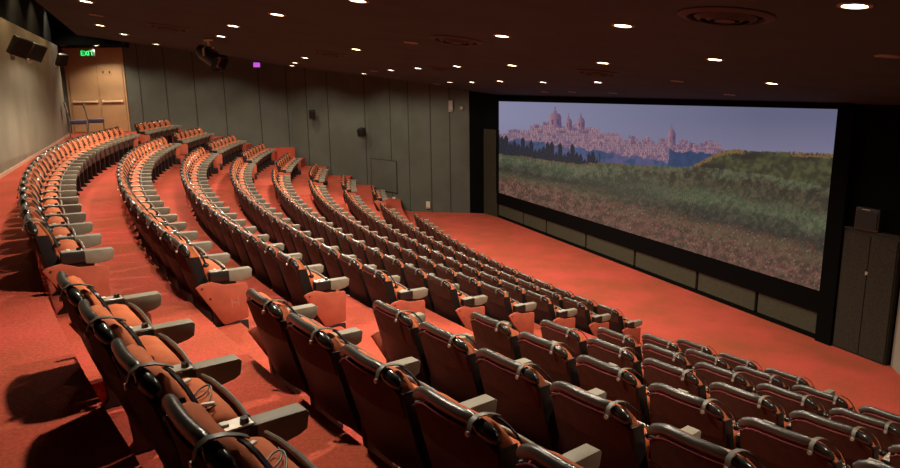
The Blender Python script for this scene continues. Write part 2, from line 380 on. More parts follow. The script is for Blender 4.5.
def screen_mesh():
    nx, ny = 560, 150
    bm = bmesh.new(); lay = bm.loops.layers.float_color.new('picture')
    cols = {}
    def px(s, t):
        X = (-111.0*s + 499.0)/(1-0.533*s)
        x = X + (X-499.0)/331.0*(t-0.5)*19
        yt = 100.7+(x-499.4)*0.0288; yb = 195.6+(x-498.6)*0.277
        return x, yb-(yb-yt)*t
    def interp(pts, x):
        if x <= pts[0][0]: return pts[0][1]
        for (a, b), (c, d) in zip(pts, pts[1:]):
            if x <= c: return b+(d-b)*(x-a)/(c-a)
        return pts[-1][1]
    town = [(499, 134), (515, 133), (525, 130), (533, 126), (536, 125), (548, 125), (562, 126), (584, 129), (590, 131), (600, 133), (612, 136), (618, 136), (620, 139), (640, 139), (642, 137), (650, 142), (660, 141), (678, 142), (684, 143), (690, 142), (700, 143), (704, 142), (720, 146), (723, 148)]
    town_b = [(499, 140), (520, 140), (545, 142), (563, 146), (575, 149), (590, 149), (600, 151), (620, 154), (640, 156), (652, 158), (664, 160), (666, 148), (690, 150), (720, 153)]
    cyp_t = [(499, 137), (515, 143), (535, 147), (560, 151), (580, 155), (596, 159)]
    hill = [(690, 163), (700, 158), (710, 153), (718, 150), (728, 148), (738, 148), (750, 150), (775, 150), (800, 151), (845, 153)]
    hill_b = [(690, 164), (720, 167), (760, 172), (845, 187)]
    fld = [(499, 155), (520, 156), (545, 160), (575, 163), (600, 161), (640, 164), (700, 165), (845, 170)]
    def N(x, y, f, d=3): return noise.fractal((x*f, y*f, 3.3), 1.0, 2.0, d)
    def mixc(a, b, t): t = max(0, min(1, t)); return tuple(p+(q-p)*t for p, q in zip(a, b))
    def box(x, y, x0, x1, y0, y1): return x0 <= x <= x1 and y0 <= y <= y1
    def cell(i, j): return noise.cell((i+0.5, j+0.5, 4.5))
    def houses(x, y):
        j = math.floor(y/2.6); w = 3.0+2.4*cell(j, 77); i = math.floor((x+cell(j, 3)*4)/w)
        v = cell(i, j)
        c = mixc((148, 116, 124), (96, 78, 106), v)
        fx = ((x+cell(j, 3)*4)/w) % 1.0
        if fx > 0.72: c = mixc(c, (84, 68, 104), 0.55)
        if 0.2 < fx < 0.45 and (y/2.6) % 1.0 > 0.45 and v < 0.6: c = mixc(c, (80, 64, 98), 0.6)
        return c
    def dome(x, y, cx, top, base, w):
        """drum with cupola, lantern and cross"""
        h = base-top; dx = abs(x-cx)
        if dx < 0.55 and top < y < top+0.22*h: return True
        if dx < w*0.30 and top+0.18*h < y < top+0.34*h: return True
        yc = top+0.52*h
        if ((x-cx)/w)**2+((y-yc)/(0.24*h))**2 < 1 and y <= yc: return True
        return dx < w and yc < y < base
    DOMES = [(553.4, 106.5, 127, 6.0), (566.6, 113.0, 129, 3.0), (578.6, 112.3, 129, 3.6), (668.6, 122.5, 144, 3.6), (687.0, 140.0, 146, 2.2)]
    def color(x, y):
        n1 = N(x, y, 0.20); n2 = noise.noise((x*0.55, y*0.9, 1.0)); n3 = noise.noise((x*0.035, y*0.10, 7.0)); n4 = noise.noise((x*0.9, y*0.45, 11.0))
        sky = mixc((130, 130, 160), (98, 98, 124), (x-499)/260.0)
        c = mixc(sky, (120, 116, 142), (y-118)/40.0)
        step = 1.6*(cell(math.floor(x/4.2), 9)-0.5)*2
        if y > interp(town, x) + step and x < 723: c = houses(x, y)
        for cx, ty, by, w in DOMES:
            if dome(x, y, cx, ty, by, w):
                sh = (x-cx)/w
                c = mixc((150, 112, 122), (84, 66, 100), 0.5+0.6*sh+0.25*n2)
                if abs(abs(sh)-0.45) < 0.14 and ty+0.60*(by-ty) < y < ty+0.85*(by-ty): c = mixc(c, (66, 54, 88), 0.7)
        if y > interp(town_b, x) + 3.5*N(x, y, 0.10) and x < 724:
            c = mixc((66, 80, 118), (52, 66, 96), 0.5+n1*1.3)
            if x > 664: c = mixc((52, 68, 104), (44, 60, 90), 0.5+n1)
            if x < 650 and n3 > 0.10: c = mixc(c, (92, 80, 116), 0.55)
        if x < 597:
            ci = math.floor(x/4.0); hgt = 3.0+7.0*cell(ci, 5)
            spike = abs((x/4.0) % 1.0-0.5)*9
            if y > interp(cyp_t, x)+spike*0.8-hgt-1: c = mixc((26, 28, 40), (42, 46, 58), 0.35+n2*0.8)
        if x > 690 and y > interp(hill, x)+1.0*n2:
            g = mixc((78, 78, 52), (56, 56, 42), 0.5+n1*1.5)
            g = mixc(g, (44, 42, 38), max(0, n3*1.3+n2*0.5))
            if y < interp(hill, x)+4.0 and (x > 790 or x < 742) and n2 > -0.15: g = mixc(g, (148, 108, 66), 0.65)
            c = g
        f = interp(fld, x)
        fb = interp(hill_b, x) if x > 690 else f
        if y > fb + 1.0*n1:
            yb = 195.6+(x-498.6)*0.277
            d = (y-fb)/max(12.0, yb-fb)
            b_ = d + 0.07*n3 + 0.035*n1
            green = mixc((90, 94, 72), (72, 82, 60), 0.5+n1*1.8)
            scrub = mixc((76, 66, 52), (50, 46, 38), 0.5+n1*1.6)
            dark = mixc((58, 52, 46), (40, 42, 36), 0.5+n1*1.6)
            red = mixc((106, 74, 64), (60, 52, 42), 0.5+n1*1.3+n4*0.5)
            lo = mixc((94, 78, 60), (70, 66, 48), 0.5+n1)
            SA_ = [(-0.2, lo), (0.0, lo), (0.10, green), (0.24, mixc(green, dark, 0.5)), (0.38, dark), (0.52, lo), (0.68, red), (2.0, red)]
            SB_ = [(-0.2, green), (0.0, green), (0.10, scrub), (0.24, mixc(scrub, green, 0.35)), (0.34, green), (0.46, mixc(dark, green, 0.3)), (0.56, dark), (0.68, lo), (0.82, red), (2.0, red)]
            gs = []
            for stops in (SA_, SB_):
                for (p0, c0), (p1, c1) in zip(stops, stops[1:]):
                    if b_ <= p1: gs.append(mixc(c0, c1, (b_-p0)/(p1-p0))); break
            g = mixc(gs[0], gs[1], (x-575+40*n1)/110.0)
            g = mixc(g, (36, 35, 30), max(0, n4-0.05)*0.9)
            g = mixc(g, (124, 112, 84), max(0, -n4-0.20)*0.8)
            if b_ > 0.58 and n2 < -0.22 and n1 > -0.2: g = mixc(g, (136, 56, 54), 0.6)
            if b_ > 0.60 and noise.noise((x*0.8, y*0.8, 21.0)) > 0.56: g = mixc(g, (150, 138, 116), 0.7)
            c = g
        return lin(max(0, c[0]), max(0, c[1]), max(0, c[2]))
    grid = []
    for j in range(ny+1):
        row = []
        for i in range(nx+1):
            s, t = i/nx, j/ny
            v = bm.verts.new((s_l+(s_r-s_l)*s, LOC*0.012, SBT+(ST-SBT)*t))
            cols[v] = color(*px(s, t)); row.append(v)
        grid.append(row)
    for j in range(ny):
        for i in range(nx):
            f = bm.faces.new((grid[j][i], grid[j][i+1], grid[j+1][i+1], grid[j+1][i]))
            for l in f.loops: l[lay] = cols[l.vert]
    m = bpy.data.materials.new('projected_picture'); m.use_nodes = True
    nt = m.node_tree; b = nt.nodes['Principled BSDF']
    at = nt.nodes.new('ShaderNodeAttribute'); at.attribute_name = 'picture'
    b.inputs['Base Color'].default_value = (0.02, 0.02, 0.02, 1); b.inputs['Roughness'].default_value = 0.9
    b.inputs['Specular IOR Level'].default_value = 0.0
    nt.links.new(at.outputs['Color'], b.inputs['Emission Color']); b.inputs['Emission Strength'].default_value = 0.70
    m.cycles.emission_sampling = 'NONE'
    me = bpy.data.meshes.new('screen_surface'); bm.to_mesh(me); bm.free(); me.materials.append(m)
    o = bpy.data.objects.new('screen_surface', me); COL.objects.link(o); o.parent = scr
screen_mesh()

# olive panels below the screen
seps = [0.02, 2.19, 3.95, 6.50, 9.04, 11.59, 13.51, SL-0.12]
for a, b in zip(seps, seps[1:]):
    bm = bmesh.new(); sbox(bm, a+0.045, b-0.045, -3.07, -2.59, -0.12, -0.05, 0.012)
    obj('wall_panel', bm, M['olive'], w_front, False)
bm = bmesh.new(); sbox(bm, 0.0, SL, -3.157, -3.08, -0.12, -0.02)
struct('baseboard_front', bm, M['wall_dark'])
# corner left of the screen: black strip, then a dark brown panel
bm = bmesh.new()
prism(bm, [tuple(E1), tuple(E0), (E0.x+0.15, E0.y+0.4), (E1.x+0.15, E1.y+0.4)], -3.2, void_z(1, 28), 'z')
struct('trim_1', bm, M['wall_dark'])
bm = bmesh.new()
prism(bm, [tuple(E0), tuple(SA), (SA.x+0.45, SA.y+0.3), (E0.x+0.45, E0.y+0.3)], -3.2, 0.35, 'z')
struct('trim_2', bm, M['brown'])
bm = bmesh.new()
prism(bm, [tuple(E0), tuple(SA), (SA.x+0.45, SA.y+0.3), (E0.x+0.45, E0.y+0.3)], 0.35, void_z(1.5, 27.5), 'z')
struct('trim_3', bm, M['wall_dark'])

# tall cabinet to the right of the screen
cb = thing('cabinet', 'tall dark brown two-door cabinet in the corner right of the screen', 'cabinet', (*sp(SL+0.13, -0.11), -3.157), math.atan2(SD.y, SD.x))
def cbox(name, s0, s1, z0, z1, o0, o1, m, parent, bev=0.004):
    bm = bmesh.new(); rbox(bm, ((s0+s1)/2, LOC*(o0+o1)/2, (z0+z1)/2), (s1-s0, abs(o1-o0), z1-z0), bev)
    return obj(name, bm, m, parent, False)
cbox('body', 0.0, 1.10, 0.0, 2.40, 0.0, 0.10, M['cabinet'], cb)
d1 = cbox('door', 0.03, 0.56, 0.04, 2.33, 0.10, 0.125, M['cabinet'], cb)
d2 = cbox('door', 0.575, 1.08, 0.04, 2.33, 0.10, 0.125, M['cabinet'], cb)
cbox('latch', 0.545, 0.59, 1.60, 1.66, 0.125, 0.145, M['silver'], d1)
cbox('top_rail', 0.0, 1.10, 2.40, 2.425, 0.0, 0.13, M['brown'], cb)
am = thing('amplifier', 'dark equipment box standing on top of the brown cabinet', 'equipment', (*sp(SL+0.60, -0.05), -0.732), math.atan2(SD.y, SD.x))
cbox('case', -0.24, 0.24, 0.0, 0.42, -0.06, 0.10, M['black'], am, 0.012)
cbox('front_panel', -0.21, 0.21, 0.04, 0.36, 0.10, 0.112, M['shell'], am, 0.004)
cbox('status_strip', -0.10, 0.06, 0.38, 0.395, 0.10, 0.115, M['silver'], am, 0.002)

# ------------------------------------------------------------------ seats
def half(v): return v
def back_loft(bm, nx=12, xw=0.295):
    # closed section (y, z) of the upholstered back, from rear bottom over the top to front bottom
    sec = [(0.175, 0.33), (0.115, 0.50), (0.055, 0.70), (0.018, 0.85), (0.010, 0.888), (0.030, 0.920), (0.066, 0.926), (0.100, 0.902),
           (0.125, 0.86), (0.150, 0.74), (0.190, 0.58), (0.235, 0.44), (0.262, 0.34)]
    rows = []
    for i in range(nx+1):
        u = -1 + 2*i/nx; x = u*xw; e = abs(u)
        drop = 0.115*max(0, (e-0.5)/0.5)**2; fwd = 0.035*e*e
        thin = 1.0 if e < 0.99 else 0.80
        row = []
        cy = 0.12
        for (y, z) in sec:
            zz = z - drop*(z-0.3)/0.64
            yy = cy*(z) + 0  # unused reference
            ym = 0.22 - 0.16*(z-0.33)/0.6
            row.append(bm.verts.new((x, ym + (y-ym)*thin + fwd, zz)))
        rows.append(row)
    n = len(sec)
    for a, b in zip(rows, rows[1:]):
        for j in range(n): bm.faces.new((a[j], a[(j+1) % n], b[(j+1) % n], b[j]))
    bm.faces.new(rows[0][::-1]); bm.faces.new(rows[-1])

def mesh_back():
    bm = bmesh.new(); back_loft(bm); return finish(bm, 'backrest', M['velvet'], True, 60)
def mesh_shell():
    bm = bmesh.new()
    # rear cover: upper fabric panel edge follows the back, black shell below
    sec0 = [(0.165, 0.30), (0.100, 0.50), (0.045, 0.70), (0.014, 0.84)]
    rows = []; nx = 10
    for i in range(nx+1):
        u = -1+2*i/nx; x = u*0.300; e = abs(u); fwd = 0.035*e*e
        rows.append([(x, y+fwd-0.018, z) for (y, z) in sec0])
    def side(sg, dy): return [(sg*0.306, y+0.035-0.018+dy, z) for (y, z) in sec0]
    rows = [side(-1, 0.075)] + rows + [side(1, 0.075)]
    nx = 12
    F = [[bm.verts.new(p) for p in r] for r in rows]
    B = [[bm.verts.new((p[0]*0.97, p[1]+0.022, p[2])) for p in r] for r in rows]
    m = len(sec0)
    for a, b in zip(F, F[1:]):
        for j in range(m-1): bm.faces.new((a[j], a[j+1], b[j+1], b[j]))
    for a, b in zip(B, B[1:]):
        for j in range(m-1): bm.faces.new((a[j], b[j], b[j+1], a[j+1]))
    for k in (0, nx):
        for j in range(m-1): bm.faces.new((F[k][j], B[k][j], B[k][j+1], F[k][j+1]))
    for a in range(nx):
        for j in (0, m-1): bm.faces.new((F[a][j], F[a+1][j], B[a+1][j], B[a][j]))
    return finish(bm, 'back_shell', M['shell'], True, 40)
def mesh_rearcloth():
    bm = bmesh.new()
    nx = 10; F = []; B = []
    for i in range(nx+1):
        u = -1+2*i/nx; x = u*0.285; e = abs(u); fwd = 0.035*e*e; drop = 0.05*max(0, (e-0.55)/0.45)**2
        lo = 0.69
        F.append([bm.verts.new((x, 0.048+fwd-0.026, lo)), bm.verts.new((x, 0.005+fwd-0.020, 0.875-drop))])
        B.append([bm.verts.new((x, 0.048+fwd+0.01, lo)), bm.verts.new((x, 0.005+fwd+0.015, 0.875-drop))])
    for i in range(nx):
        bm.faces.new((F[i][0], F[i][1], F[i+1][1], F[i+1][0])); bm.faces.new((B[i][0], B[i+1][0], B[i+1][1], B[i][1]))
        for j in (0, 1): bm.faces.new((F[i][j], F[i+1][j], B[i+1][j], B[i][j]))
    for i in (0, nx): bm.faces.new((F[i][0], B[i][0], B[i][1], F[i][1]))
    return finish(bm, 'rear_cover', M['rust'], True, 40)
def ridge(x):
    u = x/0.295; e = abs(u)
    return (0.008+0.035*e*e, 0.924-0.055*max(0, (e-0.55)/0.45)**2)
def mesh_trim():
    bm = bmesh.new(); pts = []; tp = []
    n = 14
    for i in range(n+1):
        x = -0.305+0.465*i/n; y, z = ridge(x); pts.append((x, y, z)); tp.append(1.0 if 0 < i < n else 0.72)
    tube(bm, pts, 0.026, 12, 0.032, True, tp)
    return finish(bm, 'back_trim', M['leather'], True, 50)
def mesh_piping():
    bm = bmesh.new()
    tube(bm, [(x, ridge(x)[0]-0.022, ridge(x)[1]-0.042) for x in [-0.30+0.05*i for i in range(10)]], 0.0045, 6)
    return finish(bm, 'piping', M['pipe'])
def mesh_cap():
    bm = bmesh.new()
    tube(bm, [(0.165, ridge(.165)[0], ridge(.165)[1]-0.006), (0.185, ridge(.18)[0]+.004, .902), (0.212, 0.026, .894), (0.240, 0.034, .880), (0.262, 0.040, .864), (0.276, 0.046, .850)], 0.035, 12, 0.038, True, [0.8, .98, 1.0, .92, .68, .3])
    return finish(bm, 'end_cap', M['gloss'], True, 60)
def mesh_strap():
    bm = bmesh.new()
    strip(bm, [(0.17, -0.030, 0.872), (0.17, -0.030, 0.905), (0.17, -0.020, 0.935), (0.172, 0.012, 0.953), (0.178, 0.06, 0.950), (0.186, 0.100, 0.938), (0.19, 0.125, 0.925)], (1, 0, 0), 0.027, 0.005)
    return finish(bm, 'headset_clamp', M['clamp'], True, 50)
def mesh_bolt():
    bm = bmesh.new(); cyl(bm, (0.17, -0.043, 0.885), (0.17, -0.030, 0.885), 0.013, 10); return finish(bm, 'bolt', M['silver'])
def mesh_band():
    bm = bmesh.new()
    strip(bm, [(0.196, 0.095, 0.932), (0.225, 0.105, 0.925), (0.255, 0.122, 0.900), (0.280, 0.142, 0.862), (0.298, 0.160, 0.815), (0.306, 0.172, 0.775)], (0.62, -0.70, 0.25), 0.026, 0.007)
    return finish(bm, 'headset_band', M['gloss'], True, 60)
def mesh_knob():
    bm = bmesh.new()
    bmesh.ops.create_uvsphere(bm, u_segments=12, v_segments=8, radius=0.028, matrix=Matrix.Translation((0.310, 0.176, 0.755)) @ Matrix.Diagonal((1, 1, 0.8, 1)))
    return finish(bm, 'earcup', M['gloss'], True, 80)
def mesh_seat():
    bm = bmesh.new()
    prof = [(0.235, 0.34), (0.200, 0.50), (0.185, 0.60), (0.195, 0.665), (0.232, 0.703), (0.285, 0.706), (0.335, 0.690), (0.362, 0.640), (0.372, 0.52), (0.366, 0.34)]
    nx = 10; rows = []
    for i in range(nx+1):
        u = -1+2*i/nx; x = u*0.268; e = abs(u); sh = 1-0.14*max(0, (e-0.6)/0.4)**2
        rows.append([bm.verts.new((x, 0.30+(y-0.30)*sh, 0.5+(z-0.5)*sh)) for y, z in prof])
    n = len(prof)
    for a, b in zip(rows, rows[1:]):
        for j in range(n): bm.faces.new((a[j], a[(j+1) % n], b[(j+1) % n], b[j]))
    bm.faces.new(rows[0][::-1]); bm.faces.new(rows[-1])
    return finish(bm, 'seat', M['velvet'], True, 70)
def mesh_seatboard():
    bm = bmesh.new()
    prism(bm, [(0.368, 0.33), (0.392, 0.35), (0.390, 0.63), (0.376, 0.670), (0.362, 0.65)], -0.262, 0.262, 'x', 0.006, 1)
    return finish(bm, 'seat_board', M['rust'], True, 40)
def mesh_seattrim():
    bm = bmesh.new()
    tube(bm, [(-0.262, 0.368, 0.668), (-0.15, 0.374, 0.680), (0, 0.377, 0.684), (0.15, 0.374, 0.680), (0.262, 0.368, 0.668)], 0.011, 8, 0.011)
    return finish(bm, 'seat_trim', M['metal'])
def mesh_pad(x):
    bm = bmesh.new()
    prism(bm, [(0.355, 0.692), (0.560, 0.688), (0.574, 0.674), (0.562, 0.606), (0.530, 0.590), (0.455, 0.575), (0.355, 0.590)], x-0.043, x+0.043, 'x', 0.006, 2)
    return finish(bm, 'armrest', M['pad'], True, 40)
def mesh_box(x):
    bm = bmesh.new(); rbox(bm, (x, 0.270, 0.650), (0.098, 0.172, 0.094), 0.010, 2); return finish(bm, 'control_box', M['black'])
def mesh_plate(x):
    bm = bmesh.new(); rbox(bm, (x, 0.270, 0.699), (0.084, 0.154, 0.008), 0.003, 1); return finish(bm, 'control_plate', M['silver'])
def mesh_dial(x):
    bm = bmesh.new(); cyl(bm, (x+0.012, 0.318, 0.702), (x+0.012, 0.318, 0.722), 0.019, 14, 0.016); return finish(bm, 'dial', M['gloss'])
def mesh_button(x):
    bm = bmesh.new(); rbox(bm, (x-0.008, 0.245, 0.707), (0.036, 0.030, 0.012), 0.003, 1); return finish(bm, 'button', M['white'])
def mesh_stand(x):
    bm = bmesh.new()
    prism(bm, [(0.14, 0.0), (0.40, 0.0), (0.40, 0.03), (0.36, 0.06), (0.37, 0.40), (0.43, 0.60), (0.22, 0.605), (0.17, 0.40), (0.20, 0.06)], x-0.026, x+0.026, 'x', 0.006, 1)
    return finish(bm, 'arm_stand', M['black'])
def mesh_endpanel(x, sgn):
    bm = bmesh.new()
    prism(bm, [(0.045, 0.575), (0.085, 0.60), (0.185, 0.615), (0.30, 0.57), (0.505, 0.555), (0.515, 0.53), (0.505, 0.235), (0.490, 0.215), (0.285, 0.185), (0.262, 0.20)], x+sgn*0.030, x+sgn*0.062, 'x', 0.008, 2)
    return finish(bm, 'end_panel', M['panel'])
def mesh_endfoot(x, sgn):
    bm = bmesh.new(); rbox(bm, (x+sgn*0.044, 0.40, 0.10), (0.03, 0.20, 0.20), 0.012, 2); return finish(bm, 'end_foot', M['black'])
def mesh_bolts(x, sgn):
    bm = bmesh.new()
    for y, z in ((0.10, 0.565), (0.165, 0.46)): cyl(bm, (x+sgn*0.060, y, z), (x+sgn*0.066, y, z), 0.009, 10)
    return finish(bm, 'bolt', M['black'])
def mesh_letter(x, sgn):
    bm = bmesh.new(); xx = x+sgn*0.0625
    for y in (0.355, 0.415): rbox(bm, (xx, y, 0.385), (0.003, 0.009, 0.075))
    rbox(bm, (xx, 0.385, 0.385), (0.003, 0.06, 0.008))
    return finish(bm, 'row_letter', M['letter'], False)
def mesh_centrepost():
    bm = bmesh.new(); rbox(bm, (0, 0.30, 0.19), (0.50, 0.05, 0.035), 0.006, 1); return finish(bm, 'hinge_bar', M['black'])

XR = 0.35
MS = dict(back=mesh_back(), shell=mesh_shell(), cloth=mesh_rearcloth(), trim=mesh_trim(), pipe=mesh_piping(), cap=mesh_cap(), strap=mesh_strap(), bolt=mesh_bolt(),
          band=mesh_band(), knob=mesh_knob(), seat=mesh_seat(), board=mesh_seatboard(), strim=mesh_seattrim(), bar=mesh_centrepost(),
          pad=mesh_pad(XR), box=mesh_box(XR), plate=mesh_plate(XR), dial=mesh_dial(XR), button=mesh_button(XR), stand=mesh_stand(XR),
          padL=mesh_pad(-XR), boxL=mesh_box(-XR), plateL=mesh_plate(-XR), dialL=mesh_dial(-XR), buttonL=mesh_button(-XR), standL=mesh_stand(-XR),
          epR=mesh_endpanel(XR, 1), efR=mesh_endfoot(XR, 1), ebR=mesh_bolts(XR, 1), elR=mesh_letter(XR, 1),
          epL=mesh_endpanel(-XR, -1), efL=mesh_endfoot(-XR, -1), ebL=mesh_bolts(-XR, -1))

def make_seat(detail, left=False, endR=False, endL=False, letter=False):
    t = thing('cinema_seat', '', '')
    bk = obj('backrest', MS['back'], None, t)
    obj('rear_cover', MS['cloth'], None, bk)
    obj('back_shell', MS['shell'], None, t)
    tr = obj('back_trim', MS['trim'], None, t)
    if detail: obj('piping', MS['pipe'], None, tr)
    obj('end_cap', MS['cap'], None, t)
    st = obj('headset_clamp', MS['strap'], None, t)
    bd = obj('headset_band', MS['band'], None, t)
    if detail: obj('bolt', MS['bolt'], None, st)
    obj('earcup', MS['knob'], None, bd)
    s = obj('seat', MS['seat'], None, t)
    obj('seat_board', MS['board'], None, s); obj('seat_trim', MS['strim'], None, s)
    if detail: obj('hinge_bar', MS['bar'], None, t)
    for sfx, on in (('', True), ('L', left)):
        if not on: continue
        obj('armrest', MS['pad'+sfx], None, t)
        cbx = obj('control_box', MS['box'+sfx], None, t)
        obj('control_plate', MS['plate'+sfx], None, cbx)
        if detail:
            obj('dial', MS['dial'+sfx], None, cbx); obj('button', MS['button'+sfx], None, cbx)
        obj('arm_stand', MS['stand'+sfx], None, t)
    if endR:
        p = obj('end_panel', MS['epR'], None, t); obj('bolt', MS['ebR'], None, p); obj('end_foot', MS['efR'], None, t)
        if letter: obj('row_letter', MS['elR'], None, p)
    if endL:
        p = obj('end_panel', MS['epL'], None, t); obj('bolt', MS['ebL'], None, p); obj('end_foot', MS['efL'], None, t)
    return t

ORD = ['', 'first', 'second', 'third', 'fourth', 'fifth', 'sixth', 'seventh', 'eighth', 'ninth', 'tenth', 'eleventh', 'twelfth', 'thirteenth', 'fourteenth', 'fifteenth', 'sixteenth']
ROWN = ['back row', 'second row from back', 'third row from back', 'fourth row from back', 'fifth row from back', 'sixth row from back', 'seventh row from back', 'eighth row from back', 'front row']
PROTO = {}
SEATS = {}
def place_seat(block, k, arc, label, **kw):
    key = tuple(sorted(kw.items()))
    if key not in PROTO:
        PROTO[key] = make_seat(**kw); o = PROTO[key]
    else:
        o = copy_tree(PROTO[key])
    th = th_of(arc, k)
    x, y = pol(rad(k), th)
    o.location = (x, y, zrow(k)); o.rotation_euler = (0, 0, th+PI-PI/2)
    tag(o, label, 'seat', 'cinema seats in the curved rows')
    return o

mid_end = [28.33, 27.58, 26.55, 25.62, 24.60, 23.60, 22.60, 21.58, 20.63]
mid_n = [26, 26, 25, 24, 22, 21, 20, 18, 17]
near_start = [30.03, 29.11, 28.15, 27.28, 26.33, 25.41, 24.48, 23.51]
near_n = [5, 6, 7, 7, 7, 6, 5, 3]
far_start = [8.3, 7.85, 7.8, 7.6, 7.25, 7.1, 6.9, 6.4]       # near-aisle side of the far blocks
far_n = [6, 6, 7, 7, 6, 5, 4, 3]
for k in range(9):
    n = mid_n[k]
    for i in range(n):
        arc = mid_end[k] - PITCH*(i+0.5)
        j = n-1-i
        pos = f'{ORD[i+1]} from near aisle' if i <= j else f'{ORD[j+1]} from far aisle'
        lab = f'orange velvet seat, long middle block, {ROWN[k]}, {pos}'
        first, last = i == 0, j == 0
        place_seat('mid', k, arc, lab, detail=(k <= 3 and i < 8), left=last, endR=first, endL=last, letter=(first and k == 1))
for k in range(8):
    n = near_n[k]
    for i in range(n):
        arc = near_start[k] - 0.05 + PITCH*(i+0.5)
        lab = f'orange velvet seat, nearest block, {ROWN[k]}, {ORD[i+1]} from near aisle'
        place_seat('near', k, arc, lab, detail=True, left=(i == 0), endR=(k == 7 and i == n-1), endL=(i == 0))
for k in range(8):
    n = far_n[k]
    for i in range(n):
        arc = far_start[k] - PITCH*(i+0.5)
        lab = f'orange velvet seat, far block, {ROWN[k]}, {ORD[i+1]} from far aisle'
        place_seat('far', k, arc, lab, detail=False, left=(i == n-1), endR=(i == 0), endL=(i == n-1))

# earphone leads lying on two of the nearest seats
def seat_point(k, arc, x, y, z):
    th = th_of(arc, k); ox, oy = pol(rad(k), th); a = th+PI/2
    return Vector((ox + x*math.cos(a) - y*math.sin(a), oy + x*math.sin(a) + y*math.cos(a), zrow(k)+z))
def lead(i, label):
    arc = near_start[0]-0.05+PITCH*(i+0.5)
    t = thing('earphone_lead', label, 'earphones', seat_point(0, arc, 0, 0.27, 0.709), th_of(arc, 0)+PI/2, 'earphone leads left on seats')
    bm = bmesh.new(); pts = []
    for j in range(40):
        u = j/39
        pts.append((-0.05+0.20*u+0.075*math.sin(u*9), 0.005+0.045*math.cos(u*11), 0.006+0.006*math.sin(u*15)))
    tube(bm, pts, 0.0035, 6); obj('cable', bm, M['cord'], t)
    for px_, a in ((-0.12, 0.5), (0.16, -0.3)):
        bm = bmesh.new(); rbox(bm, (px_, -0.02, 0.012), (0.022, 0.055, 0.014), 0.004, 1, Matrix.Rotation(a, 3, 'Z')); obj('plug', bm, M['white'], t)
lead(2, 'thin black earphone lead with white plugs on the third seat of the nearest back row')
lead(3, 'thin black earphone lead draped on the fourth seat of the nearest back row')

# ------------------------------------------------------------------ end wall doors, chairs, speakers
dv = DD.normalized(); dang = math.atan2(dv.y, dv.x); dn = Vector((dv.y, -dv.x))
if dn.dot(-C3) < 0: dn = -dn
def dpt(s, out): return C3 + dv*s + dn*out
dz0 = zrow(-1)
bm = bmesh.new(); p = dpt(1.20, 0.03); rbox(bm, (p.x, p.y, (dz0+3.88)/2), (2.42, 0.05, 3.88-dz0), rot=Matrix.Rotation(dang, 3, 'Z'))
door_panel = struct('trim_4', bm, M['door'])
for n_, s0, s1 in (('door_1', 1.10, 2.28), ('door_2', 0.06, 1.07)):
    p = dpt((s0+s1)/2, 0.075)
    bm = bmesh.new(); rbox(bm, (p.x, p.y, dz0+1.42), (s1-s0, 0.045, 2.80), 0.006, 1, Matrix.Rotation(dang, 3, 'Z'))
    d = struct(n_, bm, M['door'])
    bm = bmesh.new(); q = dpt((s0+s1)/2, 0.15); rbox(bm, (q.x, q.y, 1.65), (s1-s0-0.14, 0.05, 0.065), 0.010, 2, Matrix.Rotation(dang, 3, 'Z'))
    for s_ in (s0+0.12, s1-0.12):
        q2 = dpt(s_, 0.12); rbox(bm, (q2.x, q2.y, 1.65), (0.06, 0.08, 0.12), 0.008, 1, Matrix.Rotation(dang, 3, 'Z'))
    obj('push_bar', bm, M['brass'], d)
p = dpt(0.71, 0.105)
t = thing('door_sign', 'small plate with dark marks high on the right tan exit door', 'sign', (p.x, p.y, 2.85), dang)
bm = bmesh.new(); rbox(bm, (0, 0, 0), (0.40, 0.012, 0.20), 0.01, 1); obj('plate', bm, M['door'], t)
bm = bmesh.new()
for sx in (-0.13, 0.13): rbox(bm, (sx, 0, 0.02), (0.08, 0.024, 0.12), 0.02, 1)
obj('mark', bm, M['groove'], t)

# hanging EXIT sign
ex = thing('exit_sign', 'hanging green EXIT sign in front of the tan doors', 'sign', (-14.50, 28.45, 3.60), math.radians(26))
bm = bmesh.new(); rbox(bm, (0, 0, -0.02), (0.56, 0.05, 0.27), 0.01, 1); obj('sign_box', bm, M['exitbox'], ex)
bm = bmesh.new()
for sx in (-0.2, 0.2): cyl(bm, (sx, 0, 0.1), (sx, 0, 0.285), 0.008, 8)
obj('hanger', bm, M['black'], ex)
def letter_boxes(bm, ch, x0, w, h, st):
    yf = -0.030; zc = -0.02
    def bar(xa, za, xb, zb):
        a = Vector((xa, yf, za)); b = Vector((xb, yf, zb)); c = (a+b)/2; d = b-a
        ang = math.atan2(d.z, d.x)
        rbox(bm, c, (d.length+st*0.6, 0.012, st), rot=Matrix.Rotation(-ang, 3, 'Y'))
    b, t = zc-h/2, zc+h/2
    if ch == 'E':
        bar(x0, b, x0, t)
        for z in (b, zc, t): bar(x0, z, x0+w, z)
    if ch == 'X': bar(x0, b, x0+w, t); bar(x0, t, x0+w, b)
    if ch == 'I': bar(x0+w/2, b, x0+w/2, t)
    if ch == 'T': bar(x0, t, x0+w, t); bar(x0+w/2, b, x0+w/2, t)
bm = bmesh.new()
for ch, x0, w in (('E', -0.215, 0.085), ('X', -0.095, 0.10), ('I', 0.035, 0.02), ('T', 0.10, 0.115)): letter_boxes(bm, ch, x0, w, 0.16, 0.026)
obj('lettering', bm, M['exit'], ex, False)

